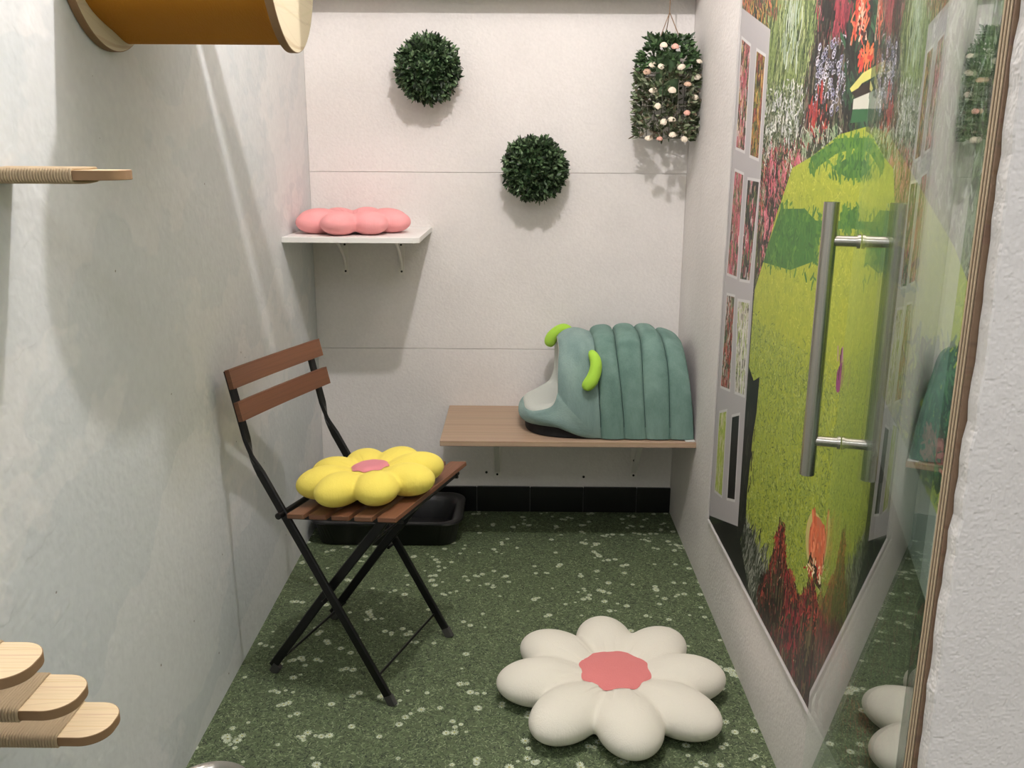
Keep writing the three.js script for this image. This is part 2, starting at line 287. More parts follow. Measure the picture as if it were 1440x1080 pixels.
  poly([[-1.75, 1.505], [-1.60, 1.528], [-1.60, 1.505], [-1.72, 1.49]], 'rgb(46,36,30)');
  poly([[-1.735, 1.492], [-1.60, 1.505], [-1.60, 1.47], [-1.735, 1.474]], 'rgb(206,204,188)');
  poly([[-1.735, 1.474], [-1.60, 1.47], [-1.60, 1.452], [-1.74, 1.45]], 'rgb(50,100,60)');
  // flowers along the left rim of the lawn
  dabs(-2.36, -2.02, 1.0, 1.40, 5200, [...P, ...G, ...D, ...R, [206, 202, 188], [190, 184, 170], [150, 140, 110]], 0.016, 0.0036, 1.3, 0.9);
  dabs(-2.28, -2.19, 1.12, 1.38, 420, [...P, ...D], 0.018, 0.005, 1.4, 0.6);
  dabs(-2.40, -2.30, 0.3, 1.2, 1500, [...D, [40, 44, 30], [90, 100, 50]], 0.03, 0.006);
  // right-hand flower bank
  dabs(-1.50, z1, 1.2, y1, 8000, [[112, 126, 90], [140, 148, 122], [84, 98, 60], [174, 174, 166], [100, 88, 86], [54, 62, 44]], 0.03, 0.004, Math.PI / 2, 0.6);
  // lawn
  const lawn = [[-1.653, 1.442], [-1.792, 1.431], [-1.948, 1.39], [-2.081, 1.364], [-2.14, 1.296], [-2.178, 1.254], [-2.267, 1.127], [-2.324, 1.054], [-2.326, 0.844], [-2.26, 0.755], [-2.257, 0.676], [-2.247, 0.458], [-2.0, 0.40], [-1.35, 0.35], [z1, 0.45], [z1, 1.12], [-1.28, 1.27], [-1.47, 1.38], [-1.56, 1.43]];
  poly(lawn, 'rgb(166,176,58)');
  x.save(); poly(lawn); x.clip();
  dabs(-2.4, z1, 0.85, 1.45, 16000, [[180, 186, 62], [162, 172, 58], [190, 194, 76], [150, 162, 58]], 0.010, 0.0022, 0, 3, 10);
  dabs(-2.4, z1, 0.30, 0.98, 26000, [[148, 164, 72], [126, 144, 62], [176, 186, 96], [100, 118, 52], [158, 172, 76], [140, 158, 70]], 0.012, 0.0024, 0, 3, 18);
  const shade = (pts) => { poly(pts, 'rgb(64,112,46)'); x.save(); poly(pts); x.clip(); const zs = pts.map((p) => p[0]), ys = pts.map((p) => p[1]); dabs(Math.min(...zs), Math.max(...zs), Math.min(...ys), Math.max(...ys), 700, [[60, 112, 48], [74, 122, 50], [52, 98, 44], [80, 128, 54]], 0.02, 0.005, 0, 3, 6); x.restore(); for (let i = 0; i < pts.length; i++) { const a = pts[i], b = pts[(i + 1) % pts.length]; dabs(Math.min(a[0], b[0]) - 0.01, Math.max(a[0], b[0]) + 0.01, Math.min(a[1], b[1]) - 0.004, Math.max(a[1], b[1]) + 0.004, 14, [[66, 114, 46], [90, 134, 50]], 0.02, 0.006, 0, 3, 8); } };
  shade([[-2.149, 1.27], [-1.971, 1.281], [-1.886, 1.262], [-1.726, 1.273], [-1.726, 1.292], [-1.647, 1.298], [-1.638, 1.266], [-1.765, 1.255], [-1.864, 1.228], [-1.864, 1.183], [-2.033, 1.142], [-2.269, 1.132]]);
  shade([[-1.948, 1.39], [-1.79, 1.424], [-1.648, 1.422], [-1.60, 1.355], [-1.728, 1.352], [-1.819, 1.369], [-1.737, 1.388], [-1.672, 1.409], [-1.804, 1.395], [-1.927, 1.363]]);
  shade([[-1.60, 1.27], [-1.45, 1.25], [-1.40, 1.19], [-1.52, 1.20]]);
  x.restore();
  // grey stems and paving, dark plants at the lower rim
  dabs(-2.26, -2.0, 0.28, 0.46, 420, [[124, 128, 116], [90, 96, 84], [160, 162, 150], [50, 54, 46], [70, 76, 64]], 0.035, 0.004, 1.9, 0.5);
  poly([[-2.325, 0.85], [-2.269, 0.826], [-2.216, 0.849], [-2.219, 0.755], [-2.238, 0.682], [-2.257, 0.454], [-2.33, 0.394]], 'rgb(14,14,12)');
  poly([[-2.62, y0], [-2.33, 0.42], [-2.25, 0.45], [-2.285, 0.371], [-2.15, y0]], 'rgb(16,15,13)');
  dabs(-2.33, -2.22, 0.4, 0.8, 60, [[20, 20, 16], [40, 44, 30]], 0.04, 0.006);
  // red and dark flowers in front
  // dark grown-over bank at the right with a pale garden edging across it
  poly([[-1.50, 0.93], [-1.29, 0.79], [z1, 0.665], [z1, y0], [-1.45, y0], [-1.52, 0.5]], 'rgb(40,48,34)');
  dabs(-1.50, z1, y0, 0.74, 2600, [[30, 40, 28], [52, 64, 40], [22, 26, 20], [84, 40, 40], [70, 84, 52]], 0.03, 0.004, 1.5, 0.7);
  dabs(-1.36, z1, 0.93, 1.12, 1500, [[44, 92, 60], [60, 108, 74], [30, 62, 42], [76, 122, 84], [24, 40, 28]], 0.02, 0.005, 1.2, 1.2);
  dabs(-1.30, -1.24, 0.96, 1.0, 60, [[186, 110, 110], [160, 84, 88]], 0.012, 0.006, 0, 3);
  poly([[-1.483, 1.013], [-1.258, 0.903], [z1, 0.825], [z1, 0.665], [-1.29, 0.79], [-1.50, 0.93]], 'rgb(168,172,166)');
  dabs(-1.5, z1, 0.68, 1.0, 0, G, 0.01, 0.002);
  // red and dark flowers in front: stalk by stalk
  const ridge = (z) => 0.45 + 0.14 * Math.exp(-Math.pow((z + 1.935) / 0.04, 2)) + 0.05 * Math.exp(-Math.pow((z + 1.84) / 0.05, 2)) + 0.10 * Math.exp(-Math.pow((z + 1.70) / 0.06, 2)) + 0.08 * Math.exp(-Math.pow((z + 1.55) / 0.07, 2)) - 0.12 * smooth(-1.97, -2.08, z);
  for (let i = 0; i < 1700; i++) {
    const z = lerp(-2.06, -1.36, r()), h = ridge(z) - 0.16 * r() * r() - 0.02 * r(), b0 = Math.max(y0 - 0.02, h - 0.10 - 0.16 * r());
    x.strokeStyle = css([[46, 34, 26], [34, 38, 26], [88, 84, 52], [24, 20, 16], [70, 36, 30], [110, 100, 66]][Math.floor(r() * 6)], 12, r); x.lineWidth = (0.002 + 0.003 * r()) * K; x.beginPath(); x.moveTo(X(z), Y(b0)); x.quadraticCurveTo(X(z + (r() - 0.5) * 0.02), Y((h + b0) / 2), X(z + (r() - 0.5) * 0.04), Y(h)); x.stroke();
    if (r() < 0.75) dabs(z - 0.015, z + 0.015, Math.max(y0, h - 0.03), h, 4, [...R, [104, 34, 38], [128, 32, 44], [60, 24, 24], [150, 70, 50]], 0.016, 0.004, 1.2, 1.2);
    if (r() < 0.5) dabs(z - 0.02, z + 0.02, y0, y0 + 0.1, 4, [[20, 16, 14], [34, 26, 20], [60, 26, 26], [44, 46, 28], [110, 30, 36]], 0.03, 0.006, 1.4, 0.8);
    if (r() < 0.2) dabs(z - 0.01, z + 0.01, b0 + 0.02, h - 0.02, 1, [[190, 180, 136], [150, 146, 104]], 0.02, 0.002, 1, 2);
  }
  dabs(-1.88, -1.77, 0.32, 0.46, 120, [[156, 34, 50], [126, 26, 40], [60, 18, 24]], 0.018, 0.005);
  // one salmon bloom and one violet flower
  x.fillStyle = 'rgb(206,190,120)'; x.beginPath(); x.ellipse(X(-1.715), Y(0.625), 0.058 * K, 0.062 * K, 0, 0, 6.283); x.fill();
  x.fillStyle = 'rgb(208,120,86)'; x.beginPath(); x.ellipse(X(-1.70), Y(0.622), 0.052 * K, 0.062 * K, 0, 0, 6.283); x.fill();
  dabs(-1.74, -1.665, 0.575, 0.66, 60, [[230, 136, 96], [214, 104, 70], [226, 120, 80]], 0.025, 0.008, 1.5, 0.5);
  dabs(-1.74, -1.64, 0.55, 0.585, 50, [[60, 50, 30], [240, 220, 180], [190, 40, 40]], 0.02, 0.005, 1, 1.5);
  x.fillStyle = 'rgb(150,70,120)'; x.beginPath(); x.ellipse(X(-1.665), Y(0.985), 0.017 * K, 0.032 * K, 0.3, 0, 6.283); x.fill();
  dabs(-1.68, -1.645, 0.985, 1.03, 14, [[190, 130, 170], [110, 50, 90]], 0.02, 0.004);
  // white casement printed at the left side, seen aslant, with the garden in its panes
  const sash = [[-2.67, 1.783], [-2.354, 1.688], [-2.32, 0.399], [-2.668, 0.286]];
  poly(sash, 'rgb(180,176,176)');
  const panes = [[[-2.651, 1.704], [-2.543, 1.672], [-2.529, 1.398], [-2.636, 1.409]], [[-2.477, 1.655], [-2.383, 1.631], [-2.378, 1.379], [-2.472, 1.388]], [[-2.631, 1.35], [-2.524, 1.341], [-2.522, 1.058], [-2.644, 1.053]], [[-2.477, 1.33], [-2.354, 1.328], [-2.38, 1.067], [-2.487, 1.057]], [[-2.628, 0.997], [-2.531, 1.006], [-2.514, 0.735], [-2.631, 0.716]], [[-2.494, 1.001], [-2.365, 1.016], [-2.346, 0.763], [-2.455, 0.745]], [[-2.625, 0.639], [-2.533, 0.671], [-2.522, 0.406], [-2.62, 0.387]], [[-2.47, 0.672], [-2.385, 0.703], [-2.371, 0.454], [-2.461, 0.424]]];
  const sets = [[[60, 60, 40], ...P, [200, 180, 110], [214, 208, 198], [84, 96, 54], [190, 100, 112]], [[190, 140, 70], [60, 70, 36], [110, 130, 60], [40, 44, 28], [140, 66, 60]], [...P, ...G, [214, 206, 196], [150, 50, 60]], [...D, ...G, [214, 206, 196], ...P], [[60, 60, 40], [206, 202, 192], ...R, [206, 202, 192], [150, 146, 110], [70, 84, 50]], [[214, 210, 200], [150, 170, 70], [70, 70, 50], [196, 190, 170]], [[170, 184, 80], [150, 168, 70], [196, 196, 150]], [[16, 16, 14], [12, 12, 10]]];
  panes.forEach((p, i) => {
    x.save(); poly(p, css(sets[i][0], 0, r)); x.clip(); const zs = p.map((q) => q[0]), ys = p.map((q) => q[1]);
    dabs(Math.min(...zs), Math.max(...zs), Math.min(...ys), Math.max(...ys), i === 7 ? 20 : 700, sets[i], 0.022, 0.0045, Math.PI / 2, 0.3); x.restore();
    x.strokeStyle = 'rgb(206,204,202)'; x.lineWidth = 8; poly(p); x.stroke();
  });
  const t = thing('garden_mural', 'wall mural print of a sunny garden lawn with flowers and an open white casement', 'mural', [XR, y0, z0]);
  const g = new THREE.BoxGeometry(0.003, y1 - y0, z1 - z0).translate(-0.0017, (y1 - y0) / 2, (z1 - z0) / 2);
  { const p = g.attributes.position, uv = g.attributes.uv; for (let i = 0; i < p.count; i++) uv.setXY(i, p.getZ(i) / (z1 - z0), p.getY(i) / (y1 - y0)); }
  part('print', g, std({ map: canvasTex(c), roughness: 0.5 }), t);
  // plaster lip along the rim of the print
  const lip = (a, b, seed) => { const q = [], rr = rng(seed); for (let i = 0; i <= 60; i++) { const s = i / 60; q.push(V(-0.0042, lerp(a[1], b[1], s) + 0.003 * (rr() - 0.5), lerp(a[0], b[0], s) + 0.003 * (rr() - 0.5))); } return tube(q, 0.004, 120, 6); };
  part('plaster_lip', lip([-0.006, -0.006], [-0.006, y1 - y0], 3), M.rightWall, t); part('plaster_lip', lip([-0.006, -0.006], [z1 - z0, -0.006], 9), M.rightWall, t);
}

// ------------------------------------------------------------------ glass door
{
  const ang = 15.4 * Math.PI / 180, L = 0.93;
  // hinge line at the plywood, free edge inside the room almost touching the mural
  const t = thing('glass_door', 'open frameless glass door with a long steel pull handle', 'door', [0.589 - Math.sin(ang) * L, 0, -1.59 + Math.cos(ang) * L], -ang);
  // local: -z runs from the hinge to the free edge, -x faces the room
  const glass = new THREE.MeshPhysicalMaterial({ color: 0xf4fbf8, roughness: 0, metalness: 0, transmission: 1, thickness: 0, ior: 1.52 });
  const sheet = (x0, x1, zA, zB) => { const g = new THREE.PlaneGeometry(Math.hypot(x1 - x0, zA - zB), 2.108); g.rotateY(Math.atan2(-(zB - zA), x1 - x0)); return g.translate((x0 + x1) / 2, 1.066, (zA + zB) / 2); };
  part('pane', merge([sheet(-0.003, -0.003, -L, -0.004), sheet(0.003, 0.003, -0.004, -L), sheet(0.003, -0.003, -L, -L)]), glass, t);
  const h = new THREE.Group(); h.name = 'handle'; t.add(h); h.userData.label = 'brushed steel pull handle on both faces';
  const s = -L + 0.12;
  for (const k of [-1, 1]) {
    const e = k < 0 ? 0.053 : 0.041;
    part('grip_bar', new THREE.CylinderGeometry(0.0125, 0.0125, 0.465, 28).translate(k * e, 1.0875, s), M.steel, h);
    for (const y of [1.258, 0.917]) { part('standoff', rod(V(k * 0.005, y, s), V(k * (e - 0.006), y, s), 0.009, 20), M.steel, h); part('collar', rod(V(k * 0.0041, y, s), V(k * 0.009, y, s), 0.0115, 20), M.steel, h); }
  }
  for (const y of [0.10, 2.0]) part('hinge', rbox(-0.012, 0.012, y - 0.04, y + 0.04, -0.06, -0.004, 0.003), M.steel, t);
}

// ------------------------------------------------------------------ flower cushions
function ellipsoid(p, c, ax, ca, sa, r) {   // distance to an upright ellipsoid turned about y
  const dx = p.x - c.x, dy = p.y - c.y, dz = p.z - c.z, u = (dx * ca + dz * sa) / r[0], w = (-dx * sa + dz * ca) / r[2], v = dy / r[1];
  const k0 = Math.hypot(u, v, w), k1 = Math.hypot(u / r[0], v / r[1], w / r[2]); return k1 < 1e-9 ? -Math.min(...r) : k0 * (k0 - 1) / k1;
}
const smin = (a, b, k) => { const h = Math.max(k - Math.abs(a - b), 0) / k; return Math.min(a, b) - h * h * k * 0.25; };
function flowerShape({ R, c, n = 8, phase = 0, seed = 1, k = 0.016, hub = 0.34, hubH = 0.62, wide = 0.30 }) {
  const r = rng(seed), petals = [];
  for (let i = 0; i < n; i++) {
    const a = phase + i / n * Math.PI * 2 + (r() - 0.5) * 0.07, s = 1 + (r() - 0.5) * 0.07, rc = 0.615 * R * s;
    petals.push([V(Math.cos(a) * rc, c * 0.93, -Math.sin(a) * rc), Math.cos(a), -Math.sin(a), [0.385 * R * s, c * (1 + (r() - 0.5) * 0.08), wide * R * (1 + (r() - 0.5) * 0.05)]]);
  }
  const sdf = (p) => { let d = ellipsoid(p, V(0, c * 0.8, 0), 0, 1, 0, [hub * R, c * hubH, hub * R]); for (const q of petals) d = smin(d, ellipsoid(p, q[0], 0, q[1], q[2], q[3]), k); return d; };
  const o = V(0, c * 0.8, 0);
  const hit = (dir) => { let t = R * 1.25, q = V(0, 0, 0); let last = t; for (let s = 0; s < 90; s++) { q.copy(o).addScaledVector(dir, t); const d = sdf(q); if (d < 1e-5) break; t -= d * 0.75; if (t < 0) { t = 0; break; } } return q.copy(o).addScaledVector(dir, t); };
  const NU = 320, NV = 72;
  const body = grid(NU, NV, (u, v) => {
    const th = u * Math.PI * 2, w = v * 2 - 1, m = Math.abs(w) < 1e-6 ? 0 : Math.abs(w), rho = (1 - m) * R + 1e-6, el = Math.sign(w || 1) * Math.atan2(c * Math.pow(m, 0.8) * 1.05, rho * (0.25 + 0.75 * (1 - Math.pow(m, 4))));
    const q = hit(V(Math.cos(th) * Math.cos(el), Math.sin(el), Math.sin(th) * Math.cos(el)));
    if (q.y < 0) q.y = 0; return q;
  }, true);
  { const uv = body.attributes.uv, p = body.attributes.position; for (let i = 0; i < p.count; i++) uv.setXY(i, p.getX(i) * 4, p.getZ(i) * 4); }
  // flip if inward
  const top = (x, z) => { let lo = 0, hi = c * 2.2; const q = V(x, hi, z); for (let s = 0; s < 80; s++) { const d = sdf(q); if (d < 1e-5) break; q.y -= d * 0.75; if (q.y < 0) break; } return q.y; };
  const centre = (rc, lobe) => grid(128, 18, (u, v) => { const th = u * Math.PI * 2, q = v * rc * (1 + lobe * Math.cos(n * (th + phase) + Math.PI)); const x = Math.cos(th) * q, z = Math.sin(th) * q; return V(x, Math.max(top(x, z), lerp(top(0, 0), top(x, z), v * v)) + 0.0025 * (1 - Math.pow(v, 8)) + 0.0022, z); }, true);
  return { body, centre };
}
const plush = (hex, sheen = 0.3, o = {}) => new THREE.MeshPhysicalMaterial({ color: hex, roughness: 1, sheen, sheenRoughness: 0.6, sheenColor: new THREE.Color(hex).lerp(new THREE.Color(0xffffff), 0.4), bumpMap: plushBump, bumpScale: 0.0009, ...o });
function cushion(name, label, pos, turn, shape, hex, hexC, rc, centreLabel, tilt) {
  const t = thing(name, label, 'cushion', pos, turn), f = flowerShape(shape);
  if (tilt) t.rotation.set(...tilt, 'YXZ');
  part('petal_body', f.body, plush(hex), t); part('centre_patch', f.centre(rc, 0.05), plush(hexC), t, centreLabel); return t;
}
cushion('flower_cushion', 'large cream white daisy cushion with pink centre lying on the printed grass floor', [0.262, 0.0005, -2.108], 0, { R: 0.306, c: 0.055, phase: 0.06, seed: 3, k: 0.018, wide: 0.272, hubH: 0.78, hub: 0.4 }, 0xe6e1d2, 0xdf8482, 0.092, 'coral pink round centre');

// ------------------------------------------------------------------ folding chair
{
  const a = 0.3402, t = thing('folding_chair', 'black metal folding chair with brown wooden slats', 'chair', [-0.4092, 0, -2.2937], -a);
  // local axes: x forward, -z the far side (v), y up
  const uF = 0.1647, wl = 0.183, ub = -0.2783, hb = 0.8644, uM = -0.2207, hM = 0.6322, uR = -0.2164, wr = 0.16;
  const L = (u, y, v) => V(u, y, -v);
  const seatY = (u) => 0.498 + (u + 0.1) / 0.307 * 0.034;
  for (const v of [-wl, wl]) {
    const pts = [], wide = [];
    const add = (u, y, f) => { pts.push(L(u, y, v)); wide.push(V(Math.cos(f) * 1, 0, Math.sin(f))); };
    for (let i = 0; i <= 8; i++) { const s = 0.022 + i / 8 * (hM - 0.05 - 0.022); add(uF + (uM - uF) * s / hM, s, 0); }
    for (let i = 0; i <= 8; i++) { const s = i / 8, y = hM - 0.04 + s * 0.09; const u = y < hM ? uF + (uM - uF) * y / hM : uM + (ub - uM) * (y - hM) / (hb - hM); add(u, y, s * Math.PI / 2); }
    for (let i = 1; i <= 4; i++) { const y = hM + 0.05 + i / 4 * (hb - 0.008 - hM - 0.05); add(uM + (ub - uM) * (y - hM) / (hb - hM), y, Math.PI / 2); }
    part('long_leg', bar(pts, wide, 0.025, 0.011), M.blackMetal, t);
    part('foot_cap', bar([L(uF, 0.0005, v), L(uF - 0.014, 0.026, v)], [V(1, 0, 0), V(1, 0, 0)], 0.027, 0.014), M.cap, t, 'grey plastic foot cap');
    // short leg, just inside the long one
    const w = v * 0.86, q = [L(uR, 0.02, w), L(uR + 0.18, 0.27, w), L(0.145, 0.507, w)];
    part('short_leg', bar(q, q.map(() => V(1, 0, 0)), 0.025, 0.011), M.blackMetal, t);
    part('foot_cap', bar([L(uR, 0.0005, w), L(uR + 0.016, 0.026, w)], [V(1, 0, 0), V(1, 0, 0)], 0.027, 0.014), M.cap, t, 'grey plastic foot cap');
    // rail under the seat slats
    const s = v * 0.93, rail = [L(-0.125, seatY(-0.125) - 0.013, s), L(0.2, seatY(0.2) - 0.013, s)];
    part('seat_rail', bar(rail, rail.map(() => V(0, 1, 0)), 0.02, 0.008), M.blackMetal, t);
    part('pivot_bolt', rod(L(-0.026, 0.262, v - 0.012), L(-0.026, 0.262, v + 0.012), 0.006, 12), M.blackMetal, t);
  }
  part('pivot_rod', rod(L(-0.135, 0.492, -wl - 0.026), L(-0.135, 0.492, wl + 0.012), 0.0085), M.blackMetal, t);
  part('stretcher', rod(L(uF - 0.048, 0.068, -wl), L(uF - 0.048, 0.068, wl), 0.0035, 8), M.blackMetal, t);
  part('stretcher', rod(L(uR + 0.045, 0.062, -wr), L(uR + 0.045, 0.062, wr), 0.0035, 8), M.blackMetal, t);
  part('stretcher', rod(L(0.07, 0.404, -wr), L(0.07, 0.404, wr), 0.0035, 8), M.blackMetal, t);
  part('front_stop', rod(L(0.19, seatY(0.19) - 0.014, -0.17), L(0.19, seatY(0.19) - 0.014, 0.19), 0.0075), M.blackMetal, t);
  // seat slats
  for (let i = 0; i < 5; i++) {
    const u0 = -0.1004 + i * 0.0642, g = rbox(-0.025, 0.025, -0.0065, 0.0065, -0.2207, 0.2207, 0.0025); metreUV(g, 'z');
    g.rotateZ(Math.atan2(0.034, 0.307)); g.translate(u0 + 0.025, seatY(u0 + 0.025) + 0.0045, 0);
    part('seat_slat', g, M.slat[i % 3], t);
  }
  // back slats: on the front of the legs, slightly bowed
  const slope = Math.atan2(ub - uM, hb - hM);
  for (const [i, top] of [[0, hb], [1, hb - 0.0819]]) {
    const hgt = 0.05, y = top - hgt / 2, u = uM + (ub - uM) * (y - hM) / (hb - hM);
    const g = new THREE.BoxGeometry(0.014, hgt, 0.4194, 1, 1, 24).toNonIndexed(); g.computeVertexNormals(); metreUV(g);
    const p = g.attributes.position; for (let k = 0; k < p.count; k++) { const v = p.getZ(k) / 0.2097; p.setX(k, p.getX(k) + 0.010 * (v * v - 0.6)); } g.computeVertexNormals();
    g.rotateZ(-slope); g.translate(u + 0.016, y, 0);
    part('back_slat', g, M.slat[i + 1], t);
  }
}
cushion('flower_cushion', 'yellow flower cushion with pink centre on the seat of the folding chair', [-0.377, 0.532, -2.235], 0, { R: 0.195, c: 0.042, phase: -0.17, seed: 8, k: 0.012, wide: 0.29, hubH: 0.85, hub: 0.4 }, 0xe9d662, 0xdd8a92, 0.049, 'dusty pink round centre', [-0.02, -0.34, 0.1]);

// ------------------------------------------------------------------ white shelf with pink cushion
function curvedBracket(parent, x, H, D, m) {
  const b = new THREE.Group(); b.name = 'bracket'; b.position.set(x, 0, 0); parent.add(b);
  part('wall_plate', rbox(-0.011, 0.011, -H, 0, 0.0005, 0.004, 0.001), m, b);
  part('arm', rbox(-0.011, 0.011, -0.0035, -0.0003, 0.0005, D, 0.001), m, b);
  part('brace', tube([V(0, -H * 0.86, 0.006), V(0, -H * 0.62, D * 0.10), V(0, -H * 0.3, D * 0.42), V(0, -0.006, D * 0.86)], 0.0055, 24, 8), m, b);
  for (const y of [-H * 0.3, -H * 0.92]) part('screw', rod(V(0, y, 0.003), V(0, y, 0.006), 0.004, 10), M.screw, b);
}
{
  const s = thing('wall_shelf', 'small white corner wall shelf under the pink cushion', 'shelf', [XL, 1.106, ZB]);
  const sh = new THREE.Shape(); sh.moveTo(0.0005, -0.0005); sh.lineTo(0.445, -0.0005); sh.lineTo(0.445, -0.43); sh.lineTo(0.425, -0.445); sh.lineTo(0.0005, -0.445); sh.closePath();
  part('board', metreUV(new THREE.ExtrudeGeometry(sh, { depth: 0.016, bevelEnabled: true, bevelSize: 0.001, bevelThickness: 0.001, bevelSegments: 1, bevelOffset: -0.001 }).rotateX(-Math.PI / 2).scale(1, 1, -1).translate(0, 0.001, 0).scale(1, 1, -1)), M.white, s);
  for (const x of [0.12, 0.33]) curvedBracket(s, x, 0.16, 0.24, M.whiteMetal);
  cushion('flower_cushion', 'pink flower cushion lying on the small white wall shelf', [-0.566, 1.1245, -3.165], 0.2, { R: 0.205, c: 0.04, phase: 0.4, seed: 12, k: 0.012, wide: 0.30 }, 0xefa2a2, 0xe99a9a, 0.05);
}

// ------------------------------------------------------------------ wooden wall bench
{
  const b = thing('wall_bench', 'wood-effect board bench on the back wall under the caterpillar bed', 'bench', [0, 0.418, ZB]);
  part('board', rbox(-0.262, XR - 0.001, 0, 0.02, 0.0005, 0.447, 0.002), M.bench, b);
  for (const x of [-0.075, 0.465]) {
    const k = new THREE.Group(); k.name = 'bracket'; k.position.set(x, 0, 0); b.add(k);
    part('wall_plate', rbox(-0.014, 0.014, -0.27, 0, 0.0005, 0.004, 0.001), M.whiteMetal, k);
    part('arm', rbox(-0.014, 0.014, -0.004, -0.0005, 0.0005, 0.3, 0.001), M.whiteMetal, k);
    part('brace', bar([V(0, -0.25, 0.006), V(0, -0.008, 0.24)], [V(1, 0, 0), V(1, 0, 0)], 0.02, 0.003), M.whiteMetal, k);
    for (const y of [-0.262, -0.2]) part('screw', rod(V(0, y, 0.003), V(0, y, 0.006), 0.0045, 10), M.screw, k);
  }
  for (const [x, y] of [[-0.118, 0.163], [0.268, 0.147]]) { const m = mesh('wall_plug', rod(V(0, 0, 0.0006), V(0, 0, 0.003), 0.005, 12).translate(x, y, ZB), M.screw); m.name = numbered('wall_plug'); dress(m, x < 0 ? 'small dark screw hole in the wall below the bench, beside a bracket' : 'small dark screw hole in the wall below the bench, midway between its brackets', 'screw hole', 'screw holes below the bench'); }
}

// ------------------------------------------------------------------ caterpillar cat bed
{
  const zc = -3.155, t = thing('caterpillar_cat_bed', 'green plush caterpillar cat bed with lime antennae on the wooden bench', 'cat bed', [0, 0.439, zc]);
  const tealMap = dataTex(512, (u, v) => { const k = fbm(u * 7, v * 7, 7, 3, 4) - 0.5, f = noise(u * 120, v * 120, 120, 7) - 0.5; return [108 + 46 * k + 6 * f, 137 + 44 * k + 6 * f, 127 + 42 * k + 6 * f]; }, true);
  const headMap = dataTex(512, (u, v) => { const k = fbm(u * 6, v * 6, 6, 13, 4) - 0.5, f = noise(u * 120, v * 120, 120, 9) - 0.5; return [128 + 44 * k + 6 * f, 152 + 42 * k + 6 * f, 146 + 40 * k + 6 * f]; }, true);
  const teal = plush(0xffffff, 0.25, { map: tealMap, sheenColor: new THREE.Color(0x9cc4b4) }), head = plush(0xffffff, 0.25, { map: headMap, sheenColor: new THREE.Color(0xa8ccc0) });
  const lining = plush(0xc9cdc4, 0.3), black = std({ color: 0x0d0d0e, roughness: 0.85 }), lime = plush(0xa9d64a, 0.3);
  const w0 = 0.192, xs = 0.292, xe = 0.606;
  // arch of the body: f 0..1 from the near base over the top to the far base
  const NP = 3.1, LEAN = 0.03;
  const arch = (f, w, h) => { const a = f * Math.PI, c = Math.cos(a), q = Math.sin(a); return [Math.sign(c) * Math.pow(Math.abs(c), 2 / NP) * w, Math.pow(Math.abs(q), 2 / NP) * h]; };
  const hAt = (x) => 0.335 + 0.010 * Math.sin((x - xs) / (xe - xs) * Math.PI) - 0.025 * smooth(0.5, 0.62, x);
  const seams = [xs, 0.369, 0.449, 0.53, xe];
  const wob = (u, i) => 0.004 * Math.sin(u * 9 + i * 2);
  for (let i = 0; i < 4; i++) {
    const a = seams[i], b = seams[i + 1], g = grid(80, 24, (u, v) => {
      const s = v * 2 - 1, bulge = Math.pow(Math.max(0, 1 - Math.pow(Math.abs(s), 2.6)), 0.5), top = smooth(0.1, 0.3, u) * (1 - smooth(0.7, 0.9, u));
      const [z, y] = arch(u, w0 - 0.006 + 0.010 * bulge, hAt(lerp(a, b, v)) - 0.010 + (0.012 + 0.014 * top) * bulge);
      return V(lerp(a, b, v) - LEAN * (y / 0.35) + wob(u, lerp(i, i + 1, v)), y + 0.004, z);
    });
    { const uv = g.attributes.uv; for (let k = 0; k < uv.count; k++) uv.setXY(k, uv.getX(k) * 2 + i * 0.37, uv.getY(k) * 0.22 + i * 0.31); }
    part('body_segment', g, teal, t);
    part('seam', tube(Array.from({ length: 40 }, (_, k) => { const u = 0.012 + k / 39 * 0.976, [z, y] = arch(u, w0 - 0.005, hAt(a) - 0.009); return V(a - LEAN * (y / 0.35) + wob(u, i), y + 0.004, z); }), 0.0015, 80, 5), M.seam ??= std({ color: 0x35504a, roughness: 1 }), t);
  }
  // back cap
  part('back_panel', grid(64, 10, (u, v) => { const [z, y] = arch(u, (w0 - 0.006) * (1 - v), (hAt(xe) - 0.010) * (1 - v)); return V(xe - LEAN * (y / 0.35) + wob(u, 4) * (1 - v), y + 0.004 + v * 0.14 * (1 - 0) * (v > 0 ? v : 0), z); }), black, t);
  // head: a blunt dome in front of the first seam, open at the front; ring of strips from its outer edge (seam arch, then base outline) to the rim of the opening
  const ax = 0.265, hw = w0 - 0.006, hh = hAt(xs) - 0.004;
  const leanAt = (y) => -LEAN * (y / 0.35);
  const onDome = (q) => { const F = Math.pow(Math.abs(q.x - xs) / ax, NP) + Math.pow(Math.abs(q.z) / hw, NP) + Math.pow(Math.abs(q.y) / hh, NP); const k = Math.pow(F, -1 / NP); return V(xs + (q.x - xs) * k, q.y * k, q.z * k); };
  const zDome = (x, y) => hw * Math.pow(Math.max(0, 1 - Math.pow((xs - x) / ax, NP) - Math.pow(y / hh, NP)), 1 / NP);
  const base = (f) => { const a = f * Math.PI, c = Math.cos(a), q = Math.sin(a); return V(xs - ax * Math.pow(q, 2 / NP), 0.004 + 0.034 * smooth(0, 0.45, q), -Math.sign(c) * Math.pow(Math.abs(c), 2 / NP) * hw); };   // f 0 far .. 1 near
  const outer = (th) => { const f = ((th % 1) + 1) % 1; if (f < 0.5) { const [z, y] = arch(f * 2, hw, hh); return V(xs, y + 0.004, z); } return base((f - 0.5) * 2); };
  const half = [[0.157, 0.30], [0.152, 0.255], [0.149, 0.20], [0.144, 0.15], [0.126, 0.113], [0.092, 0.095], [0.055, 0.084]].map(([x, y]) => V(x, y, zDome(x, y)));
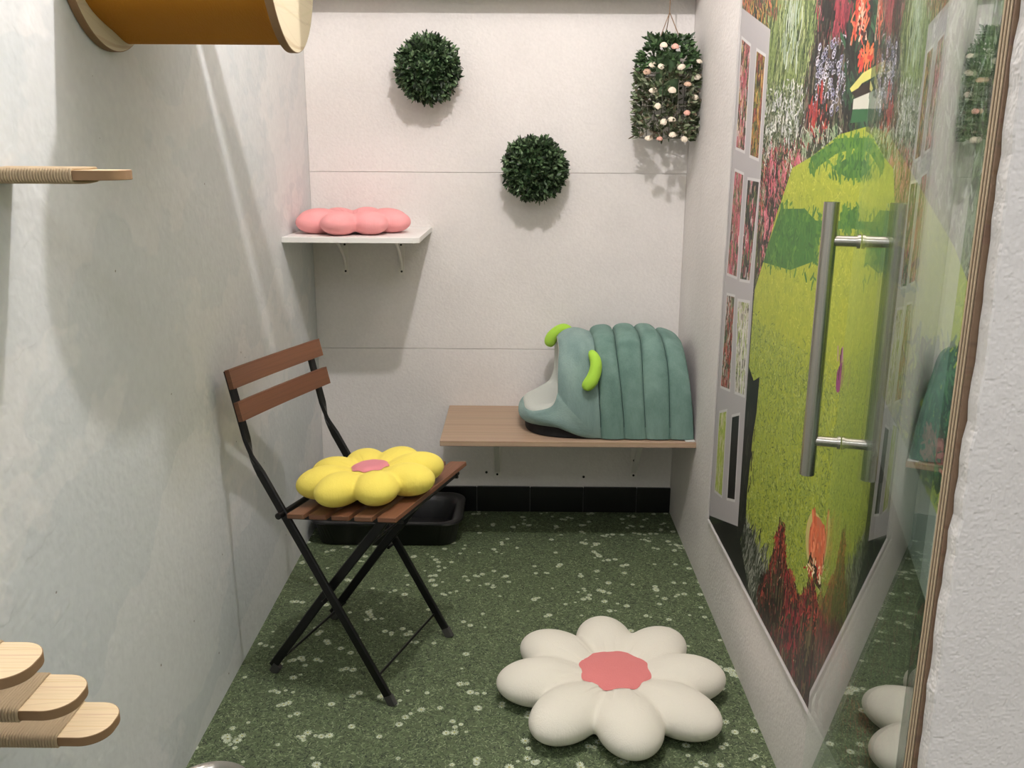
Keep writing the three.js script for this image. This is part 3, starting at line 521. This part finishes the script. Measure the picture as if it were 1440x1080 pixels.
  const topR = V(0.158, hh * Math.pow(1 - Math.pow((xs - 0.158) / ax, NP), 1 / NP), 0), lipR = V(xs - ax * 0.985, 0.08, 0);
  const far = half.map((q) => V(q.x, q.y, -q.z));
  const rimCurve = new THREE.CatmullRomCurve3([topR, ...far, lipR, ...half.slice().reverse()], true, 'centripetal');
  const rim = (th) => rimCurve.getPointAt((((th - 0.25) % 1) + 1) % 1);   // 0.25 top, then the far side, 0.75 front lip
  const headPt = (th, s) => {
    const q = outer(th).lerp(rim(th), s), d = onDome(q), k = smooth(0, 0.12, s) * (1 - smooth(0.92, 1, s) * 0);
    q.lerp(d, k); const out = q.clone().sub(V(0.24, 0.1, 0)).normalize(); q.addScaledVector(out, 0.016 * Math.pow(Math.sin(Math.PI * clamp(s)), 0.7) + 0.002 * Math.sin(th * 40 + s * 5)); q.x += leanAt(q.y) * (1 - s * 0.5); return q;
  };
  const hg = grid(160, 30, (u, v) => headPt(u, v), true); { const uv = hg.attributes.uv; for (let k = 0; k < uv.count; k++) uv.setXY(k, uv.getX(k) * 2.2, uv.getY(k) * 0.5); }
  part('head', hg, head, t, 'lighter green front part with the opening');
  // pale inside, rolled over the rim
  part('lining', grid(120, 24, (u, v) => {
    const b = headPt(u, 1), c0 = V(0.14, 0.17, 0), c1 = b.clone().lerp(c0, 0.2).add(V(0.018, 0, 0));
    const c2 = V(0.5, clamp(c1.y, 0.04, 0.29), c1.z);
    if (v < 0.25) { const s = v / 0.25, m = b.clone().lerp(c1, 0.4).add(V(-0.014, 0.008, 0)); return V(0, 0, 0).addScaledVector(b, (1 - s) * (1 - s)).addScaledVector(m, 2 * s * (1 - s)).addScaledVector(c1, s * s); }
    if (v < 0.85) return c1.clone().lerp(c2, (v - 0.25) / 0.6);
    return c2.clone().lerp(V(0.52, 0.15, 0), (v - 0.85) / 0.15);
  }, true), lining, t, 'pale grey plush lining');
  // black non-slip base
  { const s = new THREE.Shape(); const n = 40; for (let i = 0; i <= n; i++) { const q = base(i / n); const p = [q.x + 0.004, q.z * 0.985]; i ? s.lineTo(...p) : s.moveTo(...p); } s.lineTo(xe - 0.006, w0 * 0.93); s.lineTo(xe - 0.006, -w0 * 0.93); s.closePath();
    part('base', new THREE.ExtrudeGeometry(s, { depth: 0.036, bevelEnabled: true, bevelSize: 0.004, bevelThickness: 0.004, bevelSegments: 2, bevelOffset: -0.004 }).rotateX(Math.PI / 2).translate(0, 0.0405, 0), black, t, 'black non-slip underside'); }
  // antennae
  const ant = (pts) => { const cv = new THREE.CatmullRomCurve3(pts); const fr = cv.computeFrenetFrames(40); return grid(40, 18, (u, v) => { const i = Math.round(u * 40), p = cv.getPoint(u), rr = 0.0215 * Math.pow(Math.max(0, 1 - Math.pow(Math.abs(2 * u - 1), 5)), 0.5) * lerp(0.82, 1.12, u) + 1e-4, a = v * 6.2832; return p.addScaledVector(fr.normals[i], Math.cos(a) * rr).addScaledVector(fr.binormals[i], Math.sin(a) * rr); }); };
  part('antenna', ant([V(0.250, 0.305, 0.150), V(0.266, 0.268, 0.185), V(0.256, 0.222, 0.203), V(0.226, 0.182, 0.212)]), lime, t, 'lime green stuffed antenna');
  part('antenna', ant([V(0.205, 0.318, -0.09), V(0.168, 0.330, -0.10), V(0.130, 0.302, -0.105), V(0.116, 0.262, -0.11)]), lime, t, 'lime green stuffed antenna');
  part('care_tag', box(0.578, 0.611, 0.0005, 0.0018, 0.186, 0.208), M.white, t, 'small white care tag');
}

// ------------------------------------------------------------------ litter tray
{
  const t = thing('litter_tray', 'black plastic litter tray on the floor behind the folding chair', 'tray', [-0.472, 0, -3.172]);
  const ring = (hx, hz, r, y) => (u) => { // rounded rectangle
    const P = []; const per = 2 * (2 * hx - 2 * r) + 2 * (2 * hz - 2 * r) + 2 * Math.PI * r; let s = u * per; const segs = [[2 * hx - 2 * r], [Math.PI / 2 * r], [2 * hz - 2 * r], [Math.PI / 2 * r], [2 * hx - 2 * r], [Math.PI / 2 * r], [2 * hz - 2 * r], [Math.PI / 2 * r]].map((q) => q[0]);
    let k = 0; while (k < 7 && s > segs[k]) { s -= segs[k]; k++; }
    const cx = hx - r, cz = hz - r, arc = (ox, oz, a0) => { const a = a0 + s / r; return V(ox + Math.cos(a) * r, y, oz + Math.sin(a) * r); };
    return [() => V(-cx + s, y, -hz), () => arc(cx, -cz, -Math.PI / 2), () => V(hx, y, -cz + s), () => arc(cx, cz, 0), () => V(cx - s, y, hz), () => arc(-cx, cz, Math.PI / 2), () => V(-hx, y, cz - s), () => arc(-cx, -cz, Math.PI)][k]();
  };
  const prof = [[0.245, 0.120, 0.05, 0.0005], [0.25, 0.126, 0.055, 0.004], [0.268, 0.148, 0.065, 0.086], [0.276, 0.157, 0.07, 0.09], [0.279, 0.160, 0.07, 0.095], [0.277, 0.158, 0.07, 0.1005], [0.268, 0.149, 0.065, 0.102], [0.248, 0.130, 0.055, 0.096], [0.238, 0.12, 0.05, 0.075], [0.225, 0.106, 0.045, 0.014], [0.21, 0.09, 0.04, 0.010]].map((q) => ring(...q));
  const body = grid(120, prof.length - 1, (u, v) => prof[Math.round(v * (prof.length - 1))](u), true);
  part('basin', toCreasedNormals(body, 0.9), std({ color: 0x0f0f10, roughness: 0.45 }), t);
  part('bottom', box(-0.215, 0.215, 0.004, 0.010, -0.095, 0.095), std({ color: 0x0d0d0e, roughness: 0.6 }), t);
}

// ------------------------------------------------------------------ foliage
function leafSet(list) {   // list of {p, d (direction), s (length), w, c (linear rgb), roll}
  const pos = [], nor = [], col = [], idx = [];
  for (const { p, d, s, w, c, up } of list) {
    const D = d.clone().normalize(), S = D.clone().cross(up).normalize(), N = S.clone().cross(D), o = pos.length / 3;
    const put = (a, b, k) => { const q = p.clone().addScaledVector(D, a * s).addScaledVector(S, b * w).addScaledVector(N, k * w); pos.push(q.x, q.y, q.z); const n = N.clone().addScaledVector(S, b * 0.5).normalize(); nor.push(n.x, n.y, n.z); col.push(...c); };
    put(0, 0, 0); put(0.35, 0.5, 0.18); put(0.35, -0.5, 0.18); put(0.45, 0, 0); put(0.8, 0.36, 0.1); put(0.8, -0.36, 0.1); put(1, 0, -0.1);
    idx.push(o, o + 1, o + 3, o, o + 3, o + 2, o + 1, o + 4, o + 3, o + 3, o + 5, o + 2, o + 3, o + 4, o + 6, o + 3, o + 6, o + 5);
  }
  const g = new THREE.BufferGeometry(); g.setAttribute('position', new THREE.Float32BufferAttribute(pos, 3)); g.setAttribute('normal', new THREE.Float32BufferAttribute(nor, 3)); g.setAttribute('color', new THREE.Float32BufferAttribute(col, 3)); g.setIndex(idx);
  return g;
}
M.leaf = new THREE.MeshPhysicalMaterial({ vertexColors: true, roughness: 0.5, side: THREE.DoubleSide });
const linear = (r, g, b) => { const c = new THREE.Color().setRGB(r / 255, g / 255, b / 255, THREE.SRGBColorSpace); return [c.r, c.g, c.b]; };
function dirOn(r) { const z = r() * 2 - 1, a = r() * 6.2832, s = Math.sqrt(1 - z * z); return V(Math.cos(a) * s, z, Math.sin(a) * s); }
function sprig(list, r, p, d, n, len, w, cols) {
  for (let k = 0; k < n; k++) { const up = dirOn(r), q = d.clone().multiplyScalar(0.95).add(dirOn(r).multiplyScalar(0.85)); list.push({ p: p.clone().addScaledVector(d, (r() - 0.4) * len * 0.9), d: q, s: len * (0.7 + 0.6 * r()), w: w * (0.7 + 0.6 * r()), c: cols[Math.floor(r() * cols.length)], up }); }
}
function boxwood(label, pos, R, seed) {
  const t = thing('boxwood_ball', label, 'plant', pos), r = rng(seed), list = [], cols = [[42, 60, 36], [52, 74, 44], [68, 94, 58], [92, 118, 78], [34, 48, 30], [112, 134, 98]].map((q) => linear(...q));
  const squash = 0.82;
  for (let i = 0; i < 700; i++) { const d = dirOn(r); if (d.z < -0.62) continue; const k = R * (0.72 + 0.27 * r()); sprig(list, r, V(d.x * k, d.y * k, d.z * k * squash), d, 7, 0.021, 0.0095, cols); }
  part('foliage', leafSet(list), M.leaf, t, 'small glossy dark green leaves', 'stuff');
  part('core', new THREE.SphereGeometry(R * 0.74, 32, 24).scale(1, 1, squash), std({ color: 0x3a5a38, roughness: 1 }), t);
  part('hanger', rod(V(0, R * 0.3, -R * squash * 0.8), V(0, R * 0.3, ZB - pos[2] + 0.0005), 0.004, 8), M.screw, t);
}
boxwood('round artificial boxwood ball above the white wall shelf, upper of the two', [-0.316, 1.672, ZB + 0.088], 0.103, 31);
boxwood('round artificial boxwood ball above the wooden bench, lower of the two', [0.057, 1.339, ZB + 0.088], 0.103, 57);
{ // hanging basket of leaves and roses
  const c = [0.503, 1.60, -3.235], R = 0.098, H = 0.155;
  const t = thing('hanging_flower_basket', 'hanging cylinder of green leaves with cream and pink roses in the corner', 'plant', c);
  const r = rng(99), list = [], cols = [[76, 90, 58], [100, 116, 80], [128, 140, 106], [60, 72, 50], [146, 152, 124], [116, 104, 84]].map((q) => linear(...q)), top = [[56, 82, 48], [74, 104, 62], [94, 122, 80], [44, 64, 38]].map((q) => linear(...q));
  for (let i = 0; i < 430; i++) {
    const a = r() * 6.2832, y = (r() * 2 - 1) * H, Rr = R * (1 - 0.4 * smooth(0.085, 0.16, y));
    if (y < 0.02 && y > -0.09 && Math.abs(Math.cos(a) - 0.35) < 0.25 && Math.sin(a) > 0) continue;   // thin place in the leaves
    const d = V(Math.cos(a), 0.25 + 0.5 * (r() - 0.3), Math.sin(a)); sprig(list, r, V(Math.cos(a) * Rr * 0.92, y, Math.sin(a) * Rr * 0.92), d, 6, 0.024, 0.009, y > 0.06 ? top : cols);
  }
  for (let i = 0; i < 70; i++) { const a = r() * 6.2832, q = Math.sqrt(r()) * R * 0.65; sprig(list, r, V(Math.cos(a) * q, H, Math.sin(a) * q), V(0, 1, 0).add(V(Math.cos(a), 0, Math.sin(a)).multiplyScalar(0.5)), 5, 0.024, 0.009, top); }
  part('foliage', leafSet(list), M.leaf, t, 'mixed green leaves', 'stuff');
  const wire = std({ color: 0x6c6a5e, roughness: 0.6, metalness: 0.5 });
  const ringPts = (y) => Array.from({ length: 24 }, (_, k) => V(Math.cos(k / 24 * 6.2832) * R * 0.88, y, Math.sin(k / 24 * 6.2832) * R * 0.88));
  for (const y of [-H, -H / 3, H / 3]) part('wire_ring', tube(ringPts(y), 0.0017, 60, 6, true), wire, t);
  for (let k = 0; k < 10; k++) { const a = k / 10 * 6.2832; part('upright_wire', rod(V(Math.cos(a) * R * 0.88, -H, Math.sin(a) * R * 0.88), V(Math.cos(a) * R * 0.88, H * 0.5, Math.sin(a) * R * 0.88), 0.0015, 6), wire, t); }
  part('moss_core', new THREE.CylinderGeometry(R * 0.42, R * 0.4, H * 0.9, 24, 1).translate(0, H * 0.35, 0), std({ color: 0x4c6444, roughness: 1 }), t);
  // roses
  const rose = (s) => { const L = []; for (let k = 0; k < 9; k++) { const a = k * 2.4, q = k / 9; const g = new THREE.SphereGeometry(s * (0.55 + 0.15 * q), 10, 8, 0, Math.PI * 1.1, 0.25, 1.7).scale(1, 1.05, 0.7); g.rotateX(-0.25 - 0.35 * q); g.translate(0, 0, s * 0.35 * q); g.rotateY(a); L.push(g); } return merge(L); };
  const roseG = rose(0.0155), cream = std({ color: 0xe9dcc6, roughness: 0.8, side: THREE.DoubleSide }), pink = std({ color: 0xe0aa98, roughness: 0.8, side: THREE.DoubleSide }), dull = std({ color: 0xc9a78f, roughness: 0.8, side: THREE.DoubleSide });
  // (angle seen from the room, height, colour)
  for (const [dx, y, m] of [[0.05, 0.13, pink], [-0.6, 0.075, cream], [-0.75, 0.055, dull], [-0.35, 0.07, cream], [0.28, 0.068, cream], [-0.55, -0.005, cream], [0.02, -0.004, cream], [0.52, 0.015, dull], [0.86, 0.04, cream], [0.9, 0.09, cream], [0.84, -0.025, cream], [-0.4, -0.055, cream], [0.55, -0.075, pink], [-0.2, -0.105, cream], [0.05, -0.098, cream], [0.1, -0.147, cream], [-0.62, -0.158, cream], [-0.3, -0.16, pink], [0.5, -0.16, cream], [-0.3, 0.135, cream]]) {
    const z = Math.sqrt(Math.max(0.05, 1 - dx * dx)), g = new THREE.Mesh(roseG, m); g.name = 'rose'; g.castShadow = g.receiveShadow = true; g.position.set(dx * R * 1.06, y, z * R * 1.06); g.rotation.set(0.2 + 0.7 * r(), dx * 2 + (r() - 0.5), 0); g.scale.set(0.85 + 0.4 * r(), 0.7 + 0.4 * r(), 0.85 + 0.4 * r()); t.add(g);
  }
  const cord = std({ color: 0x8a7058, roughness: 0.9 }), knot = V(-0.002, 0.25, 0.0);
  for (const k of [0.2, 2.5, 4.6]) part('cord', rod(V(Math.cos(k) * R * 0.5 - 0.003, H - 0.01, Math.sin(k) * R * 0.6), knot, 0.0016, 6), cord, t);
  part('cord', rod(knot, V(-0.002, CEIL - c[1] - 0.001, 0.0), 0.0018, 6), cord, t);
}

// ------------------------------------------------------------------ cat hammock on the left wall
{
  const R = 0.186, t = thing('cat_hammock', 'orange fabric cat hammock between two round wooden boards on the left wall', 'cat hammock', [XL, 1.757, -1.775]);
  const discC = woodTex([214, 200, 170], [176, 150, 112], 45, 512, 512, 60, 30), dm = std({ map: canvasTex(discC, 2, 2), roughness: 0.6 });
  const disc = (x) => { const s = new THREE.Shape(); s.absarc(0, 0, R, 0, Math.PI * 2); return metreUV(new THREE.ExtrudeGeometry(s, { depth: 0.012, bevelEnabled: true, bevelSize: 0.0015, bevelThickness: 0.0015, bevelSegments: 2, bevelOffset: -0.0015, curveSegments: 64 }).rotateY(Math.PI / 2).translate(x + 0.0015, 0, 0)); };
  part('end_board', disc(0.001), [dm, M.edgeWood], t, 'round pale wooden end board'); part('end_board', disc(0.335), [dm, M.edgeWood], t, 'round pale wooden end board');
  const felt = std({ color: 0xa96e08, roughness: 0.95, bumpMap: plushBump, bumpScale: 0.001 });
  const prof = new THREE.CatmullRomCurve3([[0.160, -0.045], [0.105, -0.115], [0, -0.152], [-0.07, -0.165], [-0.122, -0.128], [-0.150, -0.070]].map(([z, y]) => V(0, y, z))).getPoints(40);
  const up = prof.map((p, i) => { const T = prof[Math.min(40, i + 1)].clone().sub(prof[Math.max(0, i - 1)]).normalize(); return p.clone().addScaledVector(V(0, -T.z, T.y), 0.004); });
  const loop = [...prof, ...up.reverse(), prof[0]];
  part('sling', toCreasedNormals(merge([grid(loop.length - 1, 1, (u, v) => { const q = loop[Math.round(u * (loop.length - 1))]; return V(lerp(0.0165, 0.3345, v), q.y, q.z); })]), 0.8), felt, t, 'orange felt sling');
  for (const [z, y] of [[-0.151, -0.066], [0.161, -0.041]]) part('dowel', rod(V(0.0165, y, z), V(0.3345, y, z), 0.009, 16), M.paleWood, t);
}

// ------------------------------------------------------------------ sisal-wrapped wall steps
{
  const L = 0.195, Wd = 0.085, th = 0.014;
  const sh = new THREE.Shape(); { const r = 0.036; sh.moveTo(0.0005, -Wd / 2); sh.lineTo(L - r, -Wd / 2); sh.absarc(L - r, -Wd / 2 + r, r, -Math.PI / 2, 0); sh.lineTo(L, Wd / 2 - r); sh.absarc(L - r, Wd / 2 - r, r, 0, Math.PI / 2); sh.lineTo(0.0005, Wd / 2); sh.closePath(); }
  const board = metreUV(new THREE.ExtrudeGeometry(sh, { depth: th - 0.002, bevelEnabled: true, bevelSize: 0.001, bevelThickness: 0.001, bevelSegments: 2, bevelOffset: -0.001, curveSegments: 20 }).rotateX(-Math.PI / 2).translate(0, 0.001, 0));
  const coil = []; const rope = 0.0022; for (let x = 0.004; x < 0.132; x += rope * 1.9) { const hw = Wd / 2 + rope * 0.6, hy = th / 2 + rope * 0.6, q = 0.003, k = rope * 0.9; coil.push(tube([V(x, th / 2 + hy, -hw + q), V(x + k * 0.3, th / 2 + hy, 0), V(x + k * 0.5, th / 2 + hy, hw - q), V(x + k * 0.5, th / 2 + hy - q, hw), V(x + k * 0.6, th / 2 - hy + q, hw), V(x + k * 0.7, th / 2 - hy, hw - q), V(x + k, th / 2 - hy, -hw + q), V(x + k, th / 2 - hy + q, -hw), V(x, th / 2 + hy - q, -hw)], rope, 40, 6, true)); }
  const wrap = merge(coil), sisal = std({ color: 0xdcc39e, roughness: 0.95, bumpMap: plushBump, bumpScale: 0.0012 });
  const steps = [['topmost of the three low wooden cat steps, sisal rope round its middle', 0.79, -0.958], ['middle one of the three low wooden cat steps, sisal rope round its middle', 0.687, -1.05], ['lowest of the three low wooden cat steps, sisal rope round its middle', 0.592, -1.128], ['high wooden cat step under the orange hammock, sisal rope round its middle', 1.352, -1.352]];
  steps.forEach(([label, y, z], i) => { const t = thing('cat_step', label, 'cat step', [XL, y, z], 0, 'sisal wrapped wall steps'); part('board', board, [M.paleWood, M.edgeWood], t); part('sisal_wrap', wrap, sisal, t, 'tan sisal rope winding'); });
}
{ // steel bowl at the foot of the left wall
  const t = thing('steel_bowl', 'shiny steel pet bowl on the floor beside the left wall', 'bowl', [-0.662, 0.0005, -1.672]);
  const prof = [[0.001, 0.004], [0.05, 0.004], [0.062, 0.006], [0.078, 0.05], [0.086, 0.056], [0.092, 0.057], [0.093, 0.054], [0.088, 0.05], [0.094, 0.0], [0.06, 0.0], [0.001, 0.001]].map((q) => new THREE.Vector2(...q));
  part('basin', toCreasedNormals(new THREE.LatheGeometry(prof, 48), 0.7), M.steel, t);
}
renderer.render(scene, camera);
